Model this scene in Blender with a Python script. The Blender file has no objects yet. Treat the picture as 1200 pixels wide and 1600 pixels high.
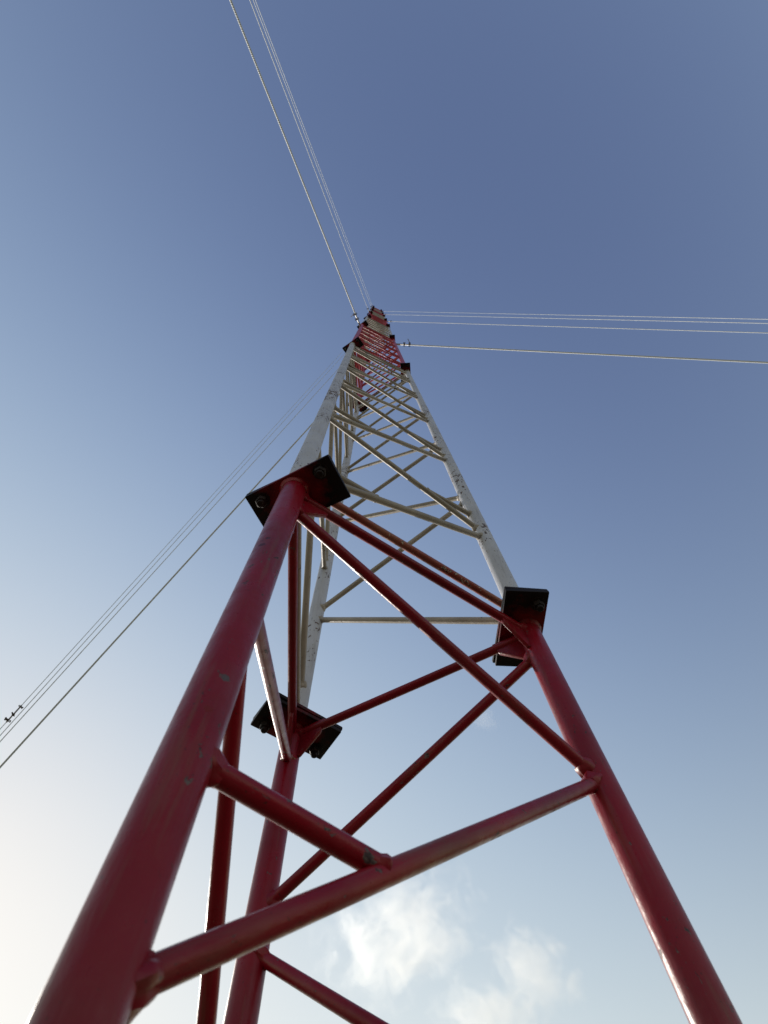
import bpy, bmesh, math, random
from mathutils import Vector, Matrix, noise

random.seed(7)
scene = bpy.context.scene
col = scene.collection

# ------------------------------------------------------------------ scale
# the mast was measured in units of 1.44 m; z = 0 is the first flange joint, ground lies 2.08 units lower
S = 1.44
GZ = 2.08


def world(x, y, z):
    return Vector((x * S, y * S, (z + GZ) * S))


# ------------------------------------------------------------------ camera
ROT = ((-0.450749, 0.892418, -0.020409), (-0.837506, -0.430704, -0.33627), (-0.308884, -0.13448, 0.941544))
CAM = (0.49773, 0.25325, -0.96035)
right, down, fwd = (Vector(r) for r in ROT)
fwd.normalize()
right = (right - fwd * right.dot(fwd)).normalized()
down = fwd.cross(right)
cam_data = bpy.data.cameras.new("camera")
cam = bpy.data.objects.new("camera", cam_data)
col.objects.link(cam)
m = Matrix.Identity(4)
for i in range(3):
    m[i][0], m[i][1], m[i][2] = right[i], -down[i], -fwd[i]
m.translation = world(*CAM)
cam.matrix_world = m
cam_data.sensor_fit = 'HORIZONTAL'
cam_data.sensor_width = 36.0
cam_data.lens = 922.1 / 1200 * 36
cam_data.clip_start = 0.02
cam_data.clip_end = 30000
cam_data.dof.use_dof = True
cam_data.dof.focus_distance = 2.6
cam_data.dof.aperture_fstop = cam_data.lens / 2.6
scene.camera = cam

# ------------------------------------------------------------------ sky, sun, exposure
SUN_EL, SUN_AZ = math.radians(25), math.radians(-115)      # azimuth counter-clockwise from +X
wd = bpy.data.worlds.new("World")
scene.world = wd
wd.use_nodes = True
nt = wd.node_tree
nt.nodes.clear()
out = nt.nodes.new('ShaderNodeOutputWorld')
bg = nt.nodes.new('ShaderNodeBackground')
sky = nt.nodes.new('ShaderNodeTexSky')
sky.sky_type = 'NISHITA'
sky.sun_disc = False
sky.sun_elevation = SUN_EL
sky.sun_rotation = math.pi / 2 - SUN_AZ
sky.altitude = 200
sky.air_density = 1.8
sky.dust_density = 0.2
sky.ozone_density = 1.0
bg.inputs['Strength'].default_value = 0.1
# tone of the sky: a curve per channel, so that it is a deeper blue overhead and pales towards the sun
sep = nt.nodes.new('ShaderNodeSeparateColor')
comb = nt.nodes.new('ShaderNodeCombineColor')
nt.links.new(sky.outputs[0], sep.inputs[0])


def sky_math(op, a_, b_):
    nd = nt.nodes.new('ShaderNodeMath')
    nd.operation = op
    for i_, v_ in enumerate((a_, b_)):
        if hasattr(v_, 'is_output'):
            nt.links.new(v_, nd.inputs[i_])
        else:
            nd.inputs[i_].default_value = v_
    return nd.outputs[0]


for i, (g_, s_) in enumerate(((2.344, 0.1480), (2.404, 0.0780), (2.110, 0.0815))):
    x_ = sky_math('MULTIPLY', sky_math('POWER', sep.outputs[i], g_), s_ * 10)
    y_ = sky_math('DIVIDE', x_, sky_math('ADD', sky_math('MULTIPLY', x_, 0.1 / 1.1), 1.0))
    nt.links.new(y_, comb.inputs[i])
nt.links.new(comb.outputs[0], bg.inputs[0])
nt.links.new(bg.outputs[0], out.inputs[0])

sun_data = bpy.data.lights.new("sun", 'SUN')
sun_data.energy = 4.0
sun_data.angle = math.radians(0.5)
sun_data.color = (1.0, 0.93, 0.83)
sun = bpy.data.objects.new("sun", sun_data)
col.objects.link(sun)
sd = Vector((math.cos(SUN_EL) * math.cos(SUN_AZ), math.cos(SUN_EL) * math.sin(SUN_AZ), math.sin(SUN_EL)))
sun.rotation_euler = sd.to_track_quat('Z', 'Y').to_euler()
sun.location = world(0, 0, 20)

vs = scene.view_settings
vs.view_transform = 'Standard'
vs.look = 'None'
vs.exposure = 0.0
vs.gamma = 1.0
scene.cycles.volume_bounces = 3
scene.cycles.volume_step_rate = 1.0


# ------------------------------------------------------------------ node helpers
class N:
    def __init__(self, name):
        self.mat = bpy.data.materials.new(name)
        self.mat.use_nodes = True
        self.t = self.mat.node_tree
        self.b = self.t.nodes.get('Principled BSDF')
        self.out = self.t.nodes.get('Material Output')

    def n(self, kind, **kw):
        nd = self.t.nodes.new(kind)
        for k, v in kw.items():
            setattr(nd, k, v)
        return nd

    def l(self, a, b):
        self.t.links.new(a, b)

    def val(self, sock, v):
        if hasattr(v, 'is_output'):
            self.l(v, sock)
        else:
            sock.default_value = v

    def coords(self):
        tc = self.n('ShaderNodeTexCoord')
        oi = self.n('ShaderNodeObjectInfo')
        mul = self.n('ShaderNodeVectorMath', operation='SCALE')
        comb = self.n('ShaderNodeCombineXYZ')
        for i in range(3):
            self.l(oi.outputs['Random'], comb.inputs[i])
        self.l(comb.outputs[0], mul.inputs[0])
        mul.inputs['Scale'].default_value = 37.0
        add = self.n('ShaderNodeVectorMath', operation='ADD')
        self.l(tc.outputs['Object'], add.inputs[0])
        self.l(mul.outputs[0], add.inputs[1])
        return add.outputs[0]

    def noise(self, vec, scale, detail=4, rough=0.55, dist=0.0):
        nd = self.n('ShaderNodeTexNoise')
        self.l(vec, nd.inputs['Vector'])
        nd.inputs['Scale'].default_value = scale
        nd.inputs['Detail'].default_value = detail
        nd.inputs['Roughness'].default_value = rough
        nd.inputs['Distortion'].default_value = dist
        return nd.outputs[0]

    def ramp(self, fac, a, b, lo=0.0, hi=1.0):
        nd = self.n('ShaderNodeMapRange')
        self.l(fac, nd.inputs[0])
        nd.inputs[1].default_value = a
        nd.inputs[2].default_value = b
        nd.inputs[3].default_value = lo
        nd.inputs[4].default_value = hi
        return nd.outputs[0]

    def mix(self, fac, a, b):
        nd = self.n('ShaderNodeMix', data_type='RGBA')
        self.val(nd.inputs[0], fac)
        self.val(nd.inputs[6], a)
        self.val(nd.inputs[7], b)
        return nd.outputs[2]

    def math(self, op, a, b=None):
        nd = self.n('ShaderNodeMath', operation=op)
        self.val(nd.inputs[0], a)
        if b is not None:
            self.val(nd.inputs[1], b)
        return nd.outputs[0]

    def bump(self, h, strength, dist=0.002, prev=None):
        nd = self.n('ShaderNodeBump')
        self.l(h, nd.inputs['Height'])
        nd.inputs['Strength'].default_value = strength
        nd.inputs['Distance'].default_value = dist
        if prev is not None:
            self.l(prev, nd.inputs['Normal'])
        return nd.outputs[0]

    def scaled(self, vec, s):
        nd = self.n('ShaderNodeVectorMath', operation='MULTIPLY')
        self.l(vec, nd.inputs[0])
        nd.inputs[1].default_value = s
        return nd.outputs[0]


def rgb(r, g, b):
    return (r, g, b, 1.0)


def paint(name, base, base2, chip_a, chip_b, chip_lo, chip_hi, rough, streak_amount, patches=()):
    k = N(name)
    v = k.coords()
    big = k.noise(v, 5.0, 3)
    c = k.mix(k.ramp(big, 0.35, 0.7), base, base2)
    # dirt runs along the pipe (object Z is the pipe's own axis)
    st = k.noise(k.scaled(v, (60, 60, 5)), 1.0, 4, 0.6)
    dirt = k.ramp(st, 0.55, 0.78, 0.0, streak_amount)
    c = k.mix(dirt, c, rgb(0.13, 0.09, 0.06))
    # chalky, faded patches and thin brush marks
    chalk = k.math('MULTIPLY', k.ramp(k.noise(v, 9.0, 6, 0.7), 0.45, 0.72, 0.0, 0.75), k.ramp(k.noise(k.scaled(v, (150, 150, 4)), 1.0, 3), 0.35, 0.7))
    lum = tuple(0.7 * ch + 0.035 for ch in base[:3]) + (1.0,)
    c = k.mix(chalk, c, lum)
    # small dark specks
    spk = k.ramp(k.noise(v, 210.0, 2, 0.5), 0.70, 0.74, 0.0, 0.8)
    c = k.mix(spk, c, rgb(0.02, 0.012, 0.012))
    # chips and scuffs down to dark metal
    region = k.noise(v, 3.2, 2)
    ch = k.noise(k.scaled(v, (1, 1, 0.6)), 70.0, 5, 0.62, 0.6)
    thr = k.ramp(region, 0.45, 0.72, chip_hi, chip_lo)
    chip = k.ramp(k.math('SUBTRACT', ch, thr), 0.0, 0.012)
    chipc = k.mix(k.ramp(k.noise(v, 160, 2), 0.4, 0.6), chip_a, chip_b)
    c = k.mix(chip, c, chipc)
    chips = chip
    if patches:
        geo = k.n('ShaderNodeNewGeometry')
        wob = k.noise(v, 55.0, 4, 0.65)
        for (px, py, pz, pr, pc) in patches:
            ds = k.n('ShaderNodeVectorMath', operation='DISTANCE')
            k.l(geo.outputs['Position'], ds.inputs[0])
            ds.inputs[1].default_value = (px, py, pz)
            d = k.math('ADD', ds.outputs['Value'], k.ramp(wob, 0.3, 0.7, -pr * 1.1, pr * 1.1))
            mk = k.ramp(d, pr, pr * 0.9)
            c = k.mix(mk, c, pc)
            chips = k.math('MAXIMUM', chips, mk)
    k.l(c, k.b.inputs['Base Color'])
    k.l(k.math('ADD', k.ramp(k.noise(v, 40, 3), 0.3, 0.7, rough - 0.08, rough + 0.1), k.math('MULTIPLY', chips, 0.25)),
        k.b.inputs['Roughness'])
    k.b.inputs['Specular IOR Level'].default_value = 0.24
    b1 = k.bump(k.noise(v, 26, 3), 0.25, 0.004)
    b2 = k.bump(k.noise(k.scaled(v, (1, 1, 0.35)), 120, 4, 0.6), 0.4, 0.0016, b1)
    b3 = k.bump(k.math('SUBTRACT', 1.0, chips), 0.5, 0.0008, b2)
    k.l(b3, k.b.inputs['Normal'])
    return k.mat


# the three worn spots on the near leg (position, radius, colour of what shows there)
CHIPS = ((0.4435, 0.0119, 2.6069, 0.0075, rgb(0.03, 0.02, 0.05)),
         (0.4449, 0.0077, 2.5785, 0.0045, rgb(0.06, 0.01, 0.03)),
         (0.4292, 0.0270, 2.1949, 0.0046, rgb(0.085, 0.065, 0.075)),
         (0.4326, 0.0251, 2.1342, 0.0042, rgb(0.16, 0.01, 0.015)))

M_RED_SUNLIT = paint("sunlit_red_paint", rgb(0.34, 0.006, 0.012), rgb(0.27, 0.008, 0.012), rgb(0.035, 0.02, 0.025), rgb(0.12, 0.09, 0.09),
                 0.60, 0.74, 0.36, 0.3)  # red of the upper sections, lightened to paint in the sunlight on them
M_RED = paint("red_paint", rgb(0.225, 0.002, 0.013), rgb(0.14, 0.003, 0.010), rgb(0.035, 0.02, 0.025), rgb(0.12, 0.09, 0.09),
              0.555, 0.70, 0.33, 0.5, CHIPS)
M_GRIMY_SHADED = paint("grimy_shaded_white_paint", rgb(0.37, 0.34, 0.31), rgb(0.24, 0.21, 0.18), rgb(0.03, 0.025, 0.03), rgb(0.14, 0.08, 0.05),
                0.55, 0.72, 0.45, 0.7)  # white of the braces: tan with grime, darkened further to paint in their shade
M_WHITE = paint("white_paint", rgb(0.46, 0.47, 0.52), rgb(0.38, 0.385, 0.42), rgb(0.03, 0.025, 0.03), rgb(0.14, 0.08, 0.05),
                0.50, 0.66, 0.42, 0.45)


M_MIX = paint("red_paint_over_white", rgb(0.24, 0.035, 0.03), rgb(0.33, 0.17, 0.12), rgb(0.05, 0.03, 0.03), rgb(0.5, 0.42, 0.36),
              0.52, 0.62, 0.36, 0.6)


def plate_material():
    k = N("black_paint")
    v = k.coords()
    tc = k.n('ShaderNodeTexCoord')
    ln = k.n('ShaderNodeVectorMath', operation='LENGTH')
    k.l(k.scaled(tc.outputs['Object'], (1, 1, 0)), ln.inputs[0])
    d = k.math('ADD', ln.outputs['Value'], k.ramp(k.noise(v, 30, 4), 0.3, 0.7, -0.025, 0.025))
    spray = k.ramp(d, 0.095, 0.04)
    blk = k.mix(k.ramp(k.noise(v, 18, 4), 0.45, 0.75), rgb(0.006, 0.005, 0.006), rgb(0.018, 0.006, 0.006))
    c = k.mix(spray, blk, rgb(0.16, 0.004, 0.008))
    sc = k.ramp(k.noise(k.scaled(v, (1, 6, 1)), 60, 4, 0.6, 0.5), 0.70, 0.73)
    c = k.mix(sc, c, rgb(0.12, 0.07, 0.05))
    k.l(c, k.b.inputs['Base Color'])
    k.b.inputs['Roughness'].default_value = 0.55
    k.b.inputs['Specular IOR Level'].default_value = 0.15
    k.l(k.bump(k.noise(v, 90, 4), 0.35, 0.002), k.b.inputs['Normal'])
    return k.mat


def simple(name, c1, c2, scale, rough, metallic=0.0, bump=0.3, dist=0.002):
    k = N(name)
    v = k.coords()
    k.l(k.mix(k.ramp(k.noise(v, scale, 4), 0.35, 0.65), c1, c2), k.b.inputs['Base Color'])
    k.b.inputs['Roughness'].default_value = rough
    k.b.inputs['Metallic'].default_value = metallic
    k.l(k.bump(k.noise(v, scale * 4, 3), bump, dist), k.b.inputs['Normal'])
    return k.mat


M_BLACK = plate_material()
M_BOLT = simple("blackened_steel", rgb(0.006, 0.005, 0.006), rgb(0.022, 0.012, 0.011), 60, 0.6, 0.0)
M_BOLT.node_tree.nodes['Principled BSDF'].inputs['Specular IOR Level'].default_value = 0.2
M_GALV = simple("galvanised_steel", rgb(0.45, 0.44, 0.42), rgb(0.30, 0.29, 0.28), 40, 0.42, 0.5)
M_DARKSTEEL = simple("dark_steel", rgb(0.06, 0.055, 0.05), rgb(0.12, 0.09, 0.07), 40, 0.5, 0.5)


def wire_material():
    k = N("stranded_wire")
    tc = k.n('ShaderNodeTexCoord')
    # strands lie as a helix round the wire: object Z runs along it
    sep = k.n('ShaderNodeSeparateXYZ')
    k.l(tc.outputs['Object'], sep.inputs[0])
    an = k.math('ARCTAN2', sep.outputs[1], sep.outputs[0])
    ph = k.math('ADD', k.math('MULTIPLY', an, 3.0), k.math('MULTIPLY', sep.outputs[2], 260.0))
    s = k.math('SINE', ph)
    c = k.mix(k.ramp(s, -1, 0.2), rgb(0.42, 0.45, 0.49), rgb(0.56, 0.60, 0.65))
    k.l(c, k.b.inputs['Base Color'])
    k.b.inputs['Metallic'].default_value = 0.0
    k.b.inputs['Roughness'].default_value = 0.45
    k.l(k.bump(s, 0.4, 0.002), k.b.inputs['Normal'])
    return k.mat


M_WIRE = wire_material()

# ------------------------------------------------------------------ object helpers


def empty(name, loc=(0, 0, 0), parent=None):
    o = bpy.data.objects.new(name, None)
    o.empty_display_size = 0.2
    col.objects.link(o)
    o.location = loc
    if parent:
        o.parent = parent
    return o


def tag(o, label=None, cat=None, group=None, kind=None):
    for k_, v_ in (('label', label), ('category', cat), ('group', group), ('kind', kind)):
        if v_:
            o[k_] = v_
    return o


def link(name, bm, mat, parent=None, matrix=None, smooth=True):
    me = bpy.data.meshes.new(name)
    bmesh.ops.recalc_face_normals(bm, faces=bm.faces)
    bm.to_mesh(me)
    bm.free()
    if smooth:
        me.polygons.foreach_set('use_smooth', [True] * len(me.polygons))
        try:
            me.set_sharp_from_angle(angle=math.radians(38))
        except Exception:
            pass
    me.materials.append(mat)
    o = bpy.data.objects.new(name, me)
    col.objects.link(o)
    if parent:
        o.parent = parent
    if matrix is not None:
        o.matrix_local = matrix
    return o


def axis_matrix(p0, p1):
    d = (p1 - p0).normalized()
    q = d.to_track_quat('Z', 'X')
    mm = q.to_matrix().to_4x4()
    mm.translation = p0
    return mm, (p1 - p0).length


def add_lathe(bm, prof, segs=24, M=None, wob=0.0, seed=0, closed=True):
    """rings of (z, radius) round local Z"""
    rings = []
    for (z, r) in prof:
        ring = []
        for i in range(segs):
            a = 2 * math.pi * i / segs
            rr = r
            if wob:
                rr *= 1 + wob * noise.noise(Vector((math.cos(a) * 1.7 + seed, math.sin(a) * 1.7, z * 60)))
            v = Vector((rr * math.cos(a), rr * math.sin(a), z))
            ring.append(bm.verts.new(M @ v if M else v))
        rings.append(ring)
    for a, b in zip(rings, rings[1:]):
        for i in range(segs):
            j = (i + 1) % segs
            bm.faces.new((a[i], a[j], b[j], b[i]))
    if closed:
        bm.faces.new(rings[0][::-1])
        bm.faces.new(rings[-1])


def add_box(bm, sx, sy, sz, M=None, bev=0.0, off=(0, 0, 0)):
    t = bmesh.new()
    bmesh.ops.create_cube(t, size=1.0)
    for v in t.verts:
        v.co = Vector((v.co.x * sx + off[0], v.co.y * sy + off[1], v.co.z * sz + off[2]))
    if bev:
        bmesh.ops.bevel(t, geom=list(t.edges), offset=bev, segments=2, affect='EDGES', profile=0.6)
    merge(bm, t, M)


def merge(bm, t, M=None):
    vm = {}
    for v in t.verts:
        vm[v] = bm.verts.new(M @ v.co if M else v.co)
    for f in t.faces:
        bm.faces.new([vm[v] for v in f.verts])
    t.free()


# ------------------------------------------------------------------ mast geometry
W = 0.5
R = W / math.sqrt(3)
H = 4.0166
NSEC = 9
OFF = [[0, 0], [0, 0], [-0.0184, -0.0018], [-0.0198, 0.0271], [-0.0307, 0.0741], [-0.043, 0.115], [-0.0517, 0.1534],
       [-0.0592, 0.1884], [-0.0661, 0.2208], [-0.0729, 0.253]]
TW = [0, 0, -0.1245, -0.1344] + [-0.1344] * 6
LEG_R = 0.0202          # in mast units
BR_R = 0.0088          # braces of the lowest section; those above are lighter
BR_R_UP = 0.0076
PT = 0.0085             # plate thickness
ANG = [0, 2 * math.pi / 3, 4 * math.pi / 3]


def lerp_tab(tab, u):
    u = max(0.0, min(len(tab) - 1.0001, u))
    i = int(u)
    return tab[i] + (tab[i + 1] - tab[i]) * (u - i)


def mp(leg, z, radial=0.0, tangential=0.0):
    """a point on (or beside) a leg's axis at height z, in mast units"""
    u = z / H + 1
    a = ANG[leg]
    x = (R + radial) * math.cos(a) - tangential * math.sin(a)
    y = (R + radial) * math.sin(a) + tangential * math.cos(a)
    t = lerp_tab(TW, u)
    ox, oy = lerp_tab([o[0] for o in OFF], u), lerp_tab([o[1] for o in OFF], u)
    return world(math.cos(t) * x - math.sin(t) * y + ox, math.sin(t) * x + math.cos(t) * y + oy, z)


def tube_mesh(length, r, segs=28, step=0.25, wob=0.0):
    bm = bmesh.new()
    n = max(2, int(length / step))
    prof = [(length * i / n, r) for i in range(n + 1)]
    add_lathe(bm, prof, segs, wob=wob, seed=random.random() * 50)
    return bm


def weld_profile(bm, z, r, up, tee=False):
    """a lumpy weld fillet at one end of a brace"""
    s = 1 if up else -1
    prof = [(z + s * t * r, r * q) for t, q in ((-0.8, 1.5), (-0.2, 1.45), (0.3, 1.3), (0.75, 1.12), (1.1, 0.98))]
    if tee:
        prof = [(z + s * t * r, r * q) for t, q in ((0.15, 1.12), (0.45, 1.22), (0.8, 1.12), (1.2, 0.98))]
    if not up:
        prof = prof[::-1]
    add_lathe(bm, prof, 20, wob=0.42, seed=random.random() * 90)


def brace_bm(p0, p1, r, weld=(True, True), segs=16, tee=False):
    mm, ln = axis_matrix(p0, p1)
    bm = bmesh.new()
    n = 10
    sag = random.uniform(-0.0012, 0.0012) * ln
    t = bmesh.new()
    add_lathe(t, [(ln * i / n, r) for i in range(n + 1)], segs)
    for v in t.verts:
        u = v.co.z / ln
        v.co.x += sag * 4 * u * (1 - u)
    merge(bm, t)
    if weld[0]:
        weld_profile(bm, 0.0, r, True)
    if weld[1]:
        weld_profile(bm, ln, r, False, tee)
    return bm, mm


def leg_surface(la, za, lb, zb, inset_a=0.9, inset_b=0.9):
    a, b = mp(la, za), mp(lb, zb)
    d = (b - a).normalized()
    # distance from axis to leg surface along the brace
    axis = (mp(la, za + 0.01) - mp(la, za)).normalized()
    sn = max(0.3, d.cross(axis).length)
    return a + d * (LEG_R * S * inset_a / sn), b - d * (LEG_R * S * inset_b / sn)


mast = empty("lattice_mast", (0, 0, 0))
tag(mast, "tall triangular lattice mast of bolted red and white pipe sections rising into the sky", "mast")

ORD = ["lowest", "second", "third", "fourth", "fifth", "sixth", "seventh", "eighth", "topmost"]
bolt_mesh = None


def make_bolt_mesh():
    bm = bmesh.new()
    r = 0.0150
    add_lathe(bm, [(-0.003, 0.0195), (0.0, 0.0195)], 28)                      # washer
    hexp = [(-0.019, r * 0.86), (-0.0165, r), (-0.003, r)]
    add_lathe(bm, hexp, 6)
    add_lathe(bm, [(-0.030, 0.0078), (-0.029, 0.0088), (-0.015, 0.0088)], 18)    # thread end
    up = 2 * PT * S + 0.0024
    add_lathe(bm, [(-0.003, 0.0095), (up + 0.003, 0.0095)], 16)
    add_lathe(bm, [(up, 0.0195), (up + 0.003, 0.0195)], 28)
    add_lathe(bm, [(up + 0.003, r), (up + 0.013, r), (up + 0.0155, r * 0.86)], 6)
    me = bpy.data.meshes.new("bolt")
    bmesh.ops.recalc_face_normals(bm, faces=bm.faces)
    bm.to_mesh(me)
    bm.free()
    me.materials.append(M_BOLT)
    return me


def plate(section, leg, zc, upper):
    """flange plate lying across the leg end; long side tangential"""
    t = PT * S
    base = mp(leg, zc)
    er = (mp(leg, zc, 0.05) - base).normalized()
    et = (mp(leg, zc, 0, 0.05) - base).normalized()
    ez = Vector((0, 0, 1))
    er = (er - ez * er.z).normalized()
    et = ez.cross(er)
    mm = Matrix((er, et, ez)).transposed().to_4x4()
    jit = Matrix.Rotation(random.uniform(-0.035, 0.035) if upper else 0.0, 4, 'Z')
    mm = mm @ jit
    mm.translation = base + Vector((0, 0, (t * 0.5 + 0.0012) * (1 if upper else -1))) + (er * random.uniform(-0.004, 0.004) + et * random.uniform(-0.004, 0.004) if upper else Vector())
    bm = bmesh.new()
    add_box(bm, 0.080 * S, 0.160 * S, t, None, 0.0025, (-0.0115 * S, 0, 0))
    o = link("flange_plate", bm, M_BLACK, section, mm)
    return o, er, et


def joint(sec_low, sec_up, k, detail):
    zc = k * H
    for leg in range(3):
        o, er, et = plate(sec_low, leg, zc, False)
        if sec_up is not None:
            plate(sec_up, leg, zc, True)
        if detail:
            for s_ in (-1, 1):
                b = bpy.data.objects.new("bolt", bolt_mesh)
                col.objects.link(b)
                b.parent = sec_low
                pos = mp(leg, zc) + er * (0.010 * S) + et * (s_ * 0.056 * S) + Vector((0, 0, -PT * S - 0.0012))
                b.matrix_local = Matrix.Translation(pos) @ Matrix.Rotation(random.random() * 3, 4, 'Z')


def gusset(section, la, lb, zc, mat, size=0.052, depth=0.075, up=False):
    """small triangular web between leg, plate and the end horizontal, in the face plane"""
    s = 1 if up else -1
    z0 = zc + s * PT * 1.2
    a = mp(la, z0)
    b = mp(lb, z0)
    d = (b - a).normalized()
    nrm = d.cross(Vector((0, 0, 1))).normalized()
    r = LEG_R * S
    pts = [(r * 0.8, 0.0), (r + size * S, 0.0), (r + size * S * 0.86, s * depth * S * 0.42), (r * 1.25, s * depth * S), (r * 0.8, s * depth * S)]
    mm = Matrix((d, nrm, Vector((0, 0, 1)))).transposed().to_4x4()
    mm.translation = a
    bm = bmesh.new()
    fr = [[bm.verts.new((x, y, z)) for (x, z) in pts] for y in (-0.005, 0.005)]
    bm.faces.new(fr[0])
    bm.faces.new(fr[1][::-1])
    for i in range(len(pts)):
        j = (i + 1) % len(pts)
        bm.faces.new((fr[0][i], fr[0][j], fr[1][j], fr[1][i]))
    bmesh.ops.bevel(bm, geom=list(bm.edges), offset=0.0012, segments=1, affect='EDGES')
    link("gusset", bm, mat, section, mm)


def brace(section, la, za, lb, zb, mat, name="brace", coll=None):
    p0, p1 = leg_surface(la, za, lb, zb)
    r = (BR_R if section is sections[0] else BR_R_UP) * S * random.uniform(0.96, 1.04)
    bm, mm = brace_bm(p0, p1, r, segs=16 if coll is None else 8, weld=(coll is None,) * 2)
    if coll is not None:
        merge(coll, bm, mm)
        return
    link(name, bm, mat, section, mm)


def stub(section, la, zs, la2, za, lb, zb, mat, frac=0.33, coll=None):
    """short bar from leg at zs to a point part-way along the brace la,za -> lb,zb"""
    p0, p1 = leg_surface(la, za, lb, zb)
    T = p0 + (p1 - p0) * frac
    A = mp(la, zs)
    d = (T - A).normalized()
    A = A + d * (LEG_R * S * 0.95)
    r = (BR_R if section is sections[0] else BR_R_UP) * S
    T = T - d * (r * 0.2)
    bm, mm = brace_bm(A, T, r, segs=16 if coll is None else 8, weld=(coll is None,) * 2, tee=True)
    if coll is not None:
        merge(coll, bm, mm)
        return
    link("stub_brace", bm, mat, section, mm)


FACES = ((0, 1), (1, 2), (2, 0))
PN = [0.045, 0.755, 1.485, 2.20, 2.93, 3.65]
QN = [0.455, 1.205, 1.940, 2.68, 3.40]
STUB_P, STUB_Q = 0.165, 0.135
sections = []
for k in range(NSEC):
    e = empty("mast_section", (0, 0, 0), mast)
    tag(e, "%s %s section of the mast" % (ORD[k], "red" if k % 2 == 0 else "white"))
    sections.append(e)
bolt_mesh = make_bolt_mesh()

for k, sec in enumerate(sections):
    mat = (M_RED if k == 0 else M_RED_SUNLIT) if k % 2 == 0 else M_WHITE
    z0 = (k - 1) * H
    zlo = z0 + PT if k > 0 else -GZ
    zhi = z0 + H - PT
    for leg in range(3):
        a, b = mp(leg, zlo), mp(leg, zhi)
        mm, ln = axis_matrix(a, b)
        bm = tube_mesh(ln, LEG_R * S, 40 if k < 2 else 20)
        # weld fillets where the pipe meets its plates
        if k < 3:
            for (z, up) in ((0.0, True), (ln, False)):
                if k == 0 and up:
                    continue
                s = 1 if up else -1
                r = LEG_R * S
                pr = [(z + s * q * 0.001, r + w * 0.001) for q, w in ((-1, 9), (3, 7), (7, 3.5), (11, 0.5))]
                add_lathe(bm, pr if up else pr[::-1], 36, wob=0.07, seed=random.random() * 40)
        link("leg", bm, mat, sec, mm)
    coll = None if k < 3 else bmesh.new()
    if k % 2:
        mat = M_GRIMY_SHADED
    if k > 0:
        for fi, (P, Q) in enumerate(FACES):
            sp = 0.020
            seq = []
            for i in range(len(PN)):
                seq.append((P, PN[i]))
                if i < len(QN):
                    seq.append((Q, QN[i]))
            seq.append((Q, 3.925))
            if not (k == 1 and fi == 1):
                brace(sec, P, z0 + 0.045, Q, z0 + 0.045, M_MIX if (k == 1 and fi == 0) else mat, coll=coll)
            brace(sec, P, z0 + H - 0.028, Q, z0 + H - 0.028, mat, coll=coll)
            for i in range(len(seq) - 1):
                (l0, za), (l1, zb) = seq[i], seq[i + 1]
                za2 = za + sp + ((-0.04 if (k == 1 and fi == 1) else 0.045) if i == 0 else 0)
                zb2 = zb - sp
                brace(sec, l0, z0 + za2, l1, z0 + zb2, mat, coll=coll)
                if fi == 0 and i < len(seq) - 2:
                    st = za + (STUB_P if l0 == P else STUB_Q)
                    stub(sec, l0, z0 + st, l0, z0 + za2, l1, z0 + zb2, mat, coll=coll)
    else:
        A_, B_, C_ = 0, 1, 2
        zh = -0.024
        for (P, Q) in FACES:
            brace(sec, P, zh, Q, zh, mat)
        #   face A-B
        brace(sec, A_, -0.780, B_, -0.375, mat)
        stub(sec, A_, -0.625, A_, -0.780, B_, -0.375, mat, 0.325)
        brace(sec, B_, -0.373, A_, -0.085, mat)
        brace(sec, A_, -0.822, B_, -1.13, mat)
        #   face B-C
        brace(sec, C_, -0.372, B_, -0.085, mat)
        brace(sec, C_, -0.425, B_, -0.797, mat)
        brace(sec, B_, -0.87, C_, -1.17, mat)
        #   face C-A
        brace(sec, A_, -0.39, C_, -0.085, mat)
        brace(sec, A_, -0.43, C_, -0.76, mat)
        brace(sec, C_, -0.80, A_, -1.13, mat)
        for (P, Q) in FACES:
            brace(sec, Q, -1.17, P, -1.50, mat)
            brace(sec, P, -1.54, Q, -1.90, mat)
    if coll is not None:
        tag(link("bracing", coll, mat, sec), kind="stuff")

for k in range(NSEC):
    joint(sections[k], sections[k + 1] if k + 1 < NSEC else None, k, k < 3)
    if k < 3:
        for (P, Q) in FACES:
            mlow = (M_RED if k == 0 else M_RED_SUNLIT) if k % 2 == 0 else M_WHITE
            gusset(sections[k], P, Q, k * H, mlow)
            gusset(sections[k], Q, P, k * H, mlow)

# ------------------------------------------------------------------ guy wires
GUY_K = (1.8, 4.0, 6.0, 7.8)
GUY_ANG = {0: (6.25, 6.5, 6.25, 6.25), 1: (-4.0, -4.9, -5.25, -5.35), 2: (12.75, 12.9, 12.8, 13.0)}
HGT = ("lowest", "second lowest", "second highest", "highest")
SIDE = {0: "of the four running up out of the top of the frame", 1: "of the four running out to the right",
        2: "of the four thin dark ones slanting down to the left"}
GRP = {0: "guy wires running up out of the frame", 1: "guy wires running out to the right", 2: "guy wires slanting down to the left"}


def add_clip(bm, z, r):
    """wire-rope clip: saddle block and U-bolt with two nuts, across local Z"""
    add_box(bm, 0.030, 0.034, 0.016, None, 0.003, (0, 0.008, z))
    for sx in (-1, 1):
        Mx = Matrix.Translation((sx * 0.017, 0, z)) @ Matrix.Rotation(math.pi / 2, 4, 'X')
        add_lathe(bm, [(-0.045, 0.005), (0.028, 0.005)], 10, Mx)
        add_lathe(bm, [(-0.040, 0.011), (-0.028, 0.011)], 6, Mx)
    Mx = Matrix.Translation((0, -0.028, z)) @ Matrix.Rotation(math.pi / 2, 4, 'Y')
    add_lathe(bm, [(-0.020, 0.006), (0.020, 0.006)], 10, Mx)


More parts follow.
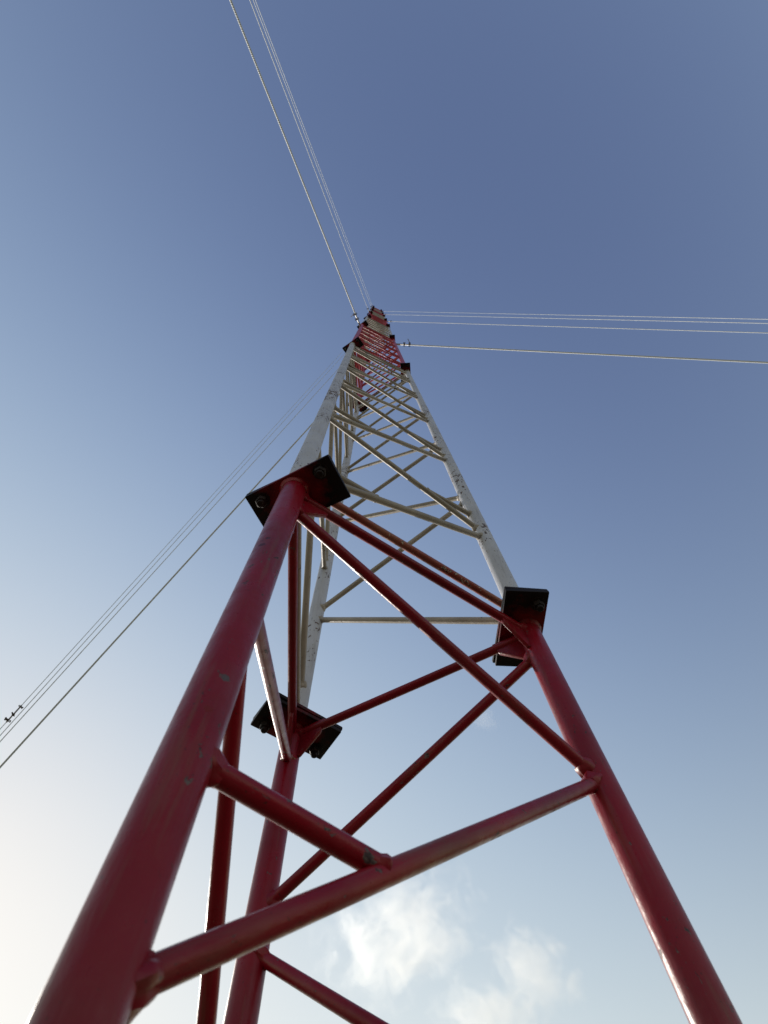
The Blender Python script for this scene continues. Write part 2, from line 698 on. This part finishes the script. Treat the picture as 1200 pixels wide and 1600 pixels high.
for leg in range(3):
    for i, kk in enumerate(GUY_K):
        z = kk * H
        a = mp(leg, z, LEG_R)
        an = ANG[leg] + math.radians(GUY_ANG[leg][i])
        b = world(10 * math.cos(an), 10 * math.sin(an), -GZ)
        mm, ln = axis_matrix(a, b)
        root = empty("guy_wire", a)
        tag(root, "%s guy wire %s" % (HGT[i], SIDE[leg]), "guy wire", GRP[leg])
        loc = mm.copy()
        loc.translation = Vector((0, 0, 0))
        start = 0.30
        bm = bmesh.new()
        n = 60
        rr = 0.0125 if i == 0 else (0.0085 if leg == 2 else 0.0082)
        add_lathe(bm, [(start + (ln - start) * j / n, rr) for j in range(n + 1)], 10)
        link("wire", bm, M_WIRE, root, loc)
        # shackle at the mast: two cheeks, pin, then a rod with nuts
        bm = bmesh.new()
        for sx in (-1, 1):
            add_box(bm, 0.007, 0.030, 0.13, None, 0.002, (sx * 0.018, 0, 0.05))
        Mx = Matrix.Translation((0, 0, 0.10)) @ Matrix.Rotation(math.pi / 2, 4, 'Y')
        add_lathe(bm, [(-0.035, 0.009), (0.035, 0.009)], 12, Mx)
        add_lathe(bm, [(0.09, 0.013), (start + 0.02, 0.013)], 12)
        link("shackle", bm, M_GALV, root, loc)
        bm = bmesh.new()
        add_clip(bm, start + 0.03, rr)
        if i == 0:
            add_clip(bm, start - 0.10, rr)
        link("wire_clip", bm, M_DARKSTEEL, root, loc)
        if i == 0:
            # loose tail of the wire standing off beside the clips
            bm = bmesh.new()
            t0 = Vector((0.014, 0, start + 0.05))
            t1 = t0 + Vector((0.10, 0.10, -0.16))
            add_lathe(bm, [(0, 0.006), ((t1 - t0).length, 0.006)], 8, axis_matrix(t0, t1)[0])
            link("wire_tail", bm, M_DARKSTEEL, root, loc)
        if leg == 2 and i == 3:
            # three clips and a stiff rod far out along the wire
            zc_ = 37.24
            bm = bmesh.new()
            add_lathe(bm, [(zc_ - 0.03, 0.016), (zc_ + 0.42, 0.016)], 10)
            link("turnbuckle", bm, M_DARKSTEEL, root, loc)
            for dz_, sc_ in ((0.0, 0.9), (0.22, 1.0), (0.37, 1.2)):
                bm = bmesh.new()
                add_clip(bm, 0.0, rr)
                for v in bm.verts:
                    v.co *= sc_ * 1.5
                link("wire_clip", bm, M_DARKSTEEL, root, loc @ Matrix.Translation((0, 0, zc_ + dz_)) @ Matrix.Rotation(dz_ * 9, 4, 'Z'))

# ------------------------------------------------------------------ ground (below the frame, it bounces light up)
def ground():
    bm = bmesh.new()
    bmesh.ops.create_grid(bm, x_segments=60, y_segments=60, size=6000)
    for v in bm.verts:
        d = v.co.xy.length
        v.co.z = 0.0 if d < 150 else noise.noise(v.co * 0.0008) * 18 * min(1, (d - 150) / 1500) - 3
    k = N("dry_earth_and_grass")
    tc = k.n('ShaderNodeTexCoord')
    v = tc.outputs['Object']
    c = k.mix(k.ramp(k.noise(v, 0.6, 6), 0.4, 0.62), rgb(0.10, 0.075, 0.045), rgb(0.045, 0.055, 0.02))
    c = k.mix(k.ramp(k.noise(v, 9, 4), 0.4, 0.7, 0, 0.5), c, rgb(0.13, 0.10, 0.065))
    k.l(c, k.b.inputs['Base Color'])
    k.b.inputs['Roughness'].default_value = 0.95
    k.l(k.bump(k.noise(v, 14, 5), 0.6, 0.03), k.b.inputs['Normal'])
    tag(link("ground", bm, k.mat), kind="structure")


ground()

# ------------------------------------------------------------------ clouds: real volumes far beyond the mast
F = 922.1


def sky_ray(px, py):
    return (right * ((px - 600) / F) + down * ((py - 800) / F) + fwd).normalized()


def cloud(label, px, py, wpx, hpx, dist, density, scale, thr, seed, roll=0.0):
    c = cam.matrix_world.translation + sky_ray(px, py) * dist
    d = sky_ray(px, py)
    xr = (right - d * right.dot(d)).normalized()
    yr = d.cross(xr)
    mm = Matrix((xr, yr, d)).transposed().to_4x4() @ Matrix.Rotation(roll, 4, 'Z')
    mm.translation = c
    bm = bmesh.new()
    bmesh.ops.create_icosphere(bm, subdivisions=4, radius=1.0)
    sx, sy = wpx / F * dist / 2, hpx / F * dist / 2
    sz = (sx + sy) * 0.45
    for v in bm.verts:
        q = 1 + 0.18 * noise.noise(v.co * 1.6 + Vector((seed, 0, 0)))
        v.co = Vector((v.co.x * sx * q, v.co.y * sy * q, v.co.z * sz * q))
    k = N("cloud_vapour")
    k.t.nodes.remove(k.b)
    tc = k.n('ShaderNodeTexCoord')
    v = tc.outputs['Object']
    nv = k.scaled(v, (1 / sx, 1 / sy, 1 / sz))
    ln = k.n('ShaderNodeVectorMath', operation='LENGTH')
    k.l(nv, ln.inputs[0])
    ad = k.n('ShaderNodeVectorMath', operation='ADD')
    k.l(k.scaled(v, (1.0, 1.0, 1.0)), ad.inputs[0])
    ad.inputs[1].default_value = (seed * 311.0, seed * 97.0, 0)
    ns = k.noise(ad.outputs[0], scale, 9, 0.64, 0.5)
    fall = k.ramp(ln.outputs['Value'], 0.15, 0.95, 0.16, -0.34)
    den = k.math('ADD', ns, fall)
    den = k.ramp(den, thr, thr + 0.12, 0.0, density)
    pv = k.n('ShaderNodeVolumePrincipled')
    pv.inputs['Color'].default_value = rgb(0.98, 0.98, 0.98)
    pv.inputs['Anisotropy'].default_value = 0.55
    k.l(den, pv.inputs['Density'])
    k.l(pv.outputs[0], k.out.inputs['Volume'])
    o = link("cloud", bm, k.mat, None, mm)
    tag(o, label, "cloud", "small clouds low in the sky")
    return o


cloud("ragged cream cloud low in the sky between the rear leg and the right leg", 625, 1462, 410, 260, 2200, 0.0038, 0.0125, 0.495, 1.3, -0.35)
cloud("small soft puff of cloud right of the ragged cream cloud", 832, 1512, 210, 165, 2200, 0.0042, 0.015, 0.475, 4.1, 0.6)
cloud("pale cloud at the bottom edge of the picture", 760, 1582, 270, 140, 2200, 0.0040, 0.014, 0.49, 7.7, 0.0)
cloud("faint wisp of cloud high beside the right leg's crossed braces", 755, 1125, 90, 60, 2200, 0.0022, 0.02, 0.45, 9.2, 0.4)
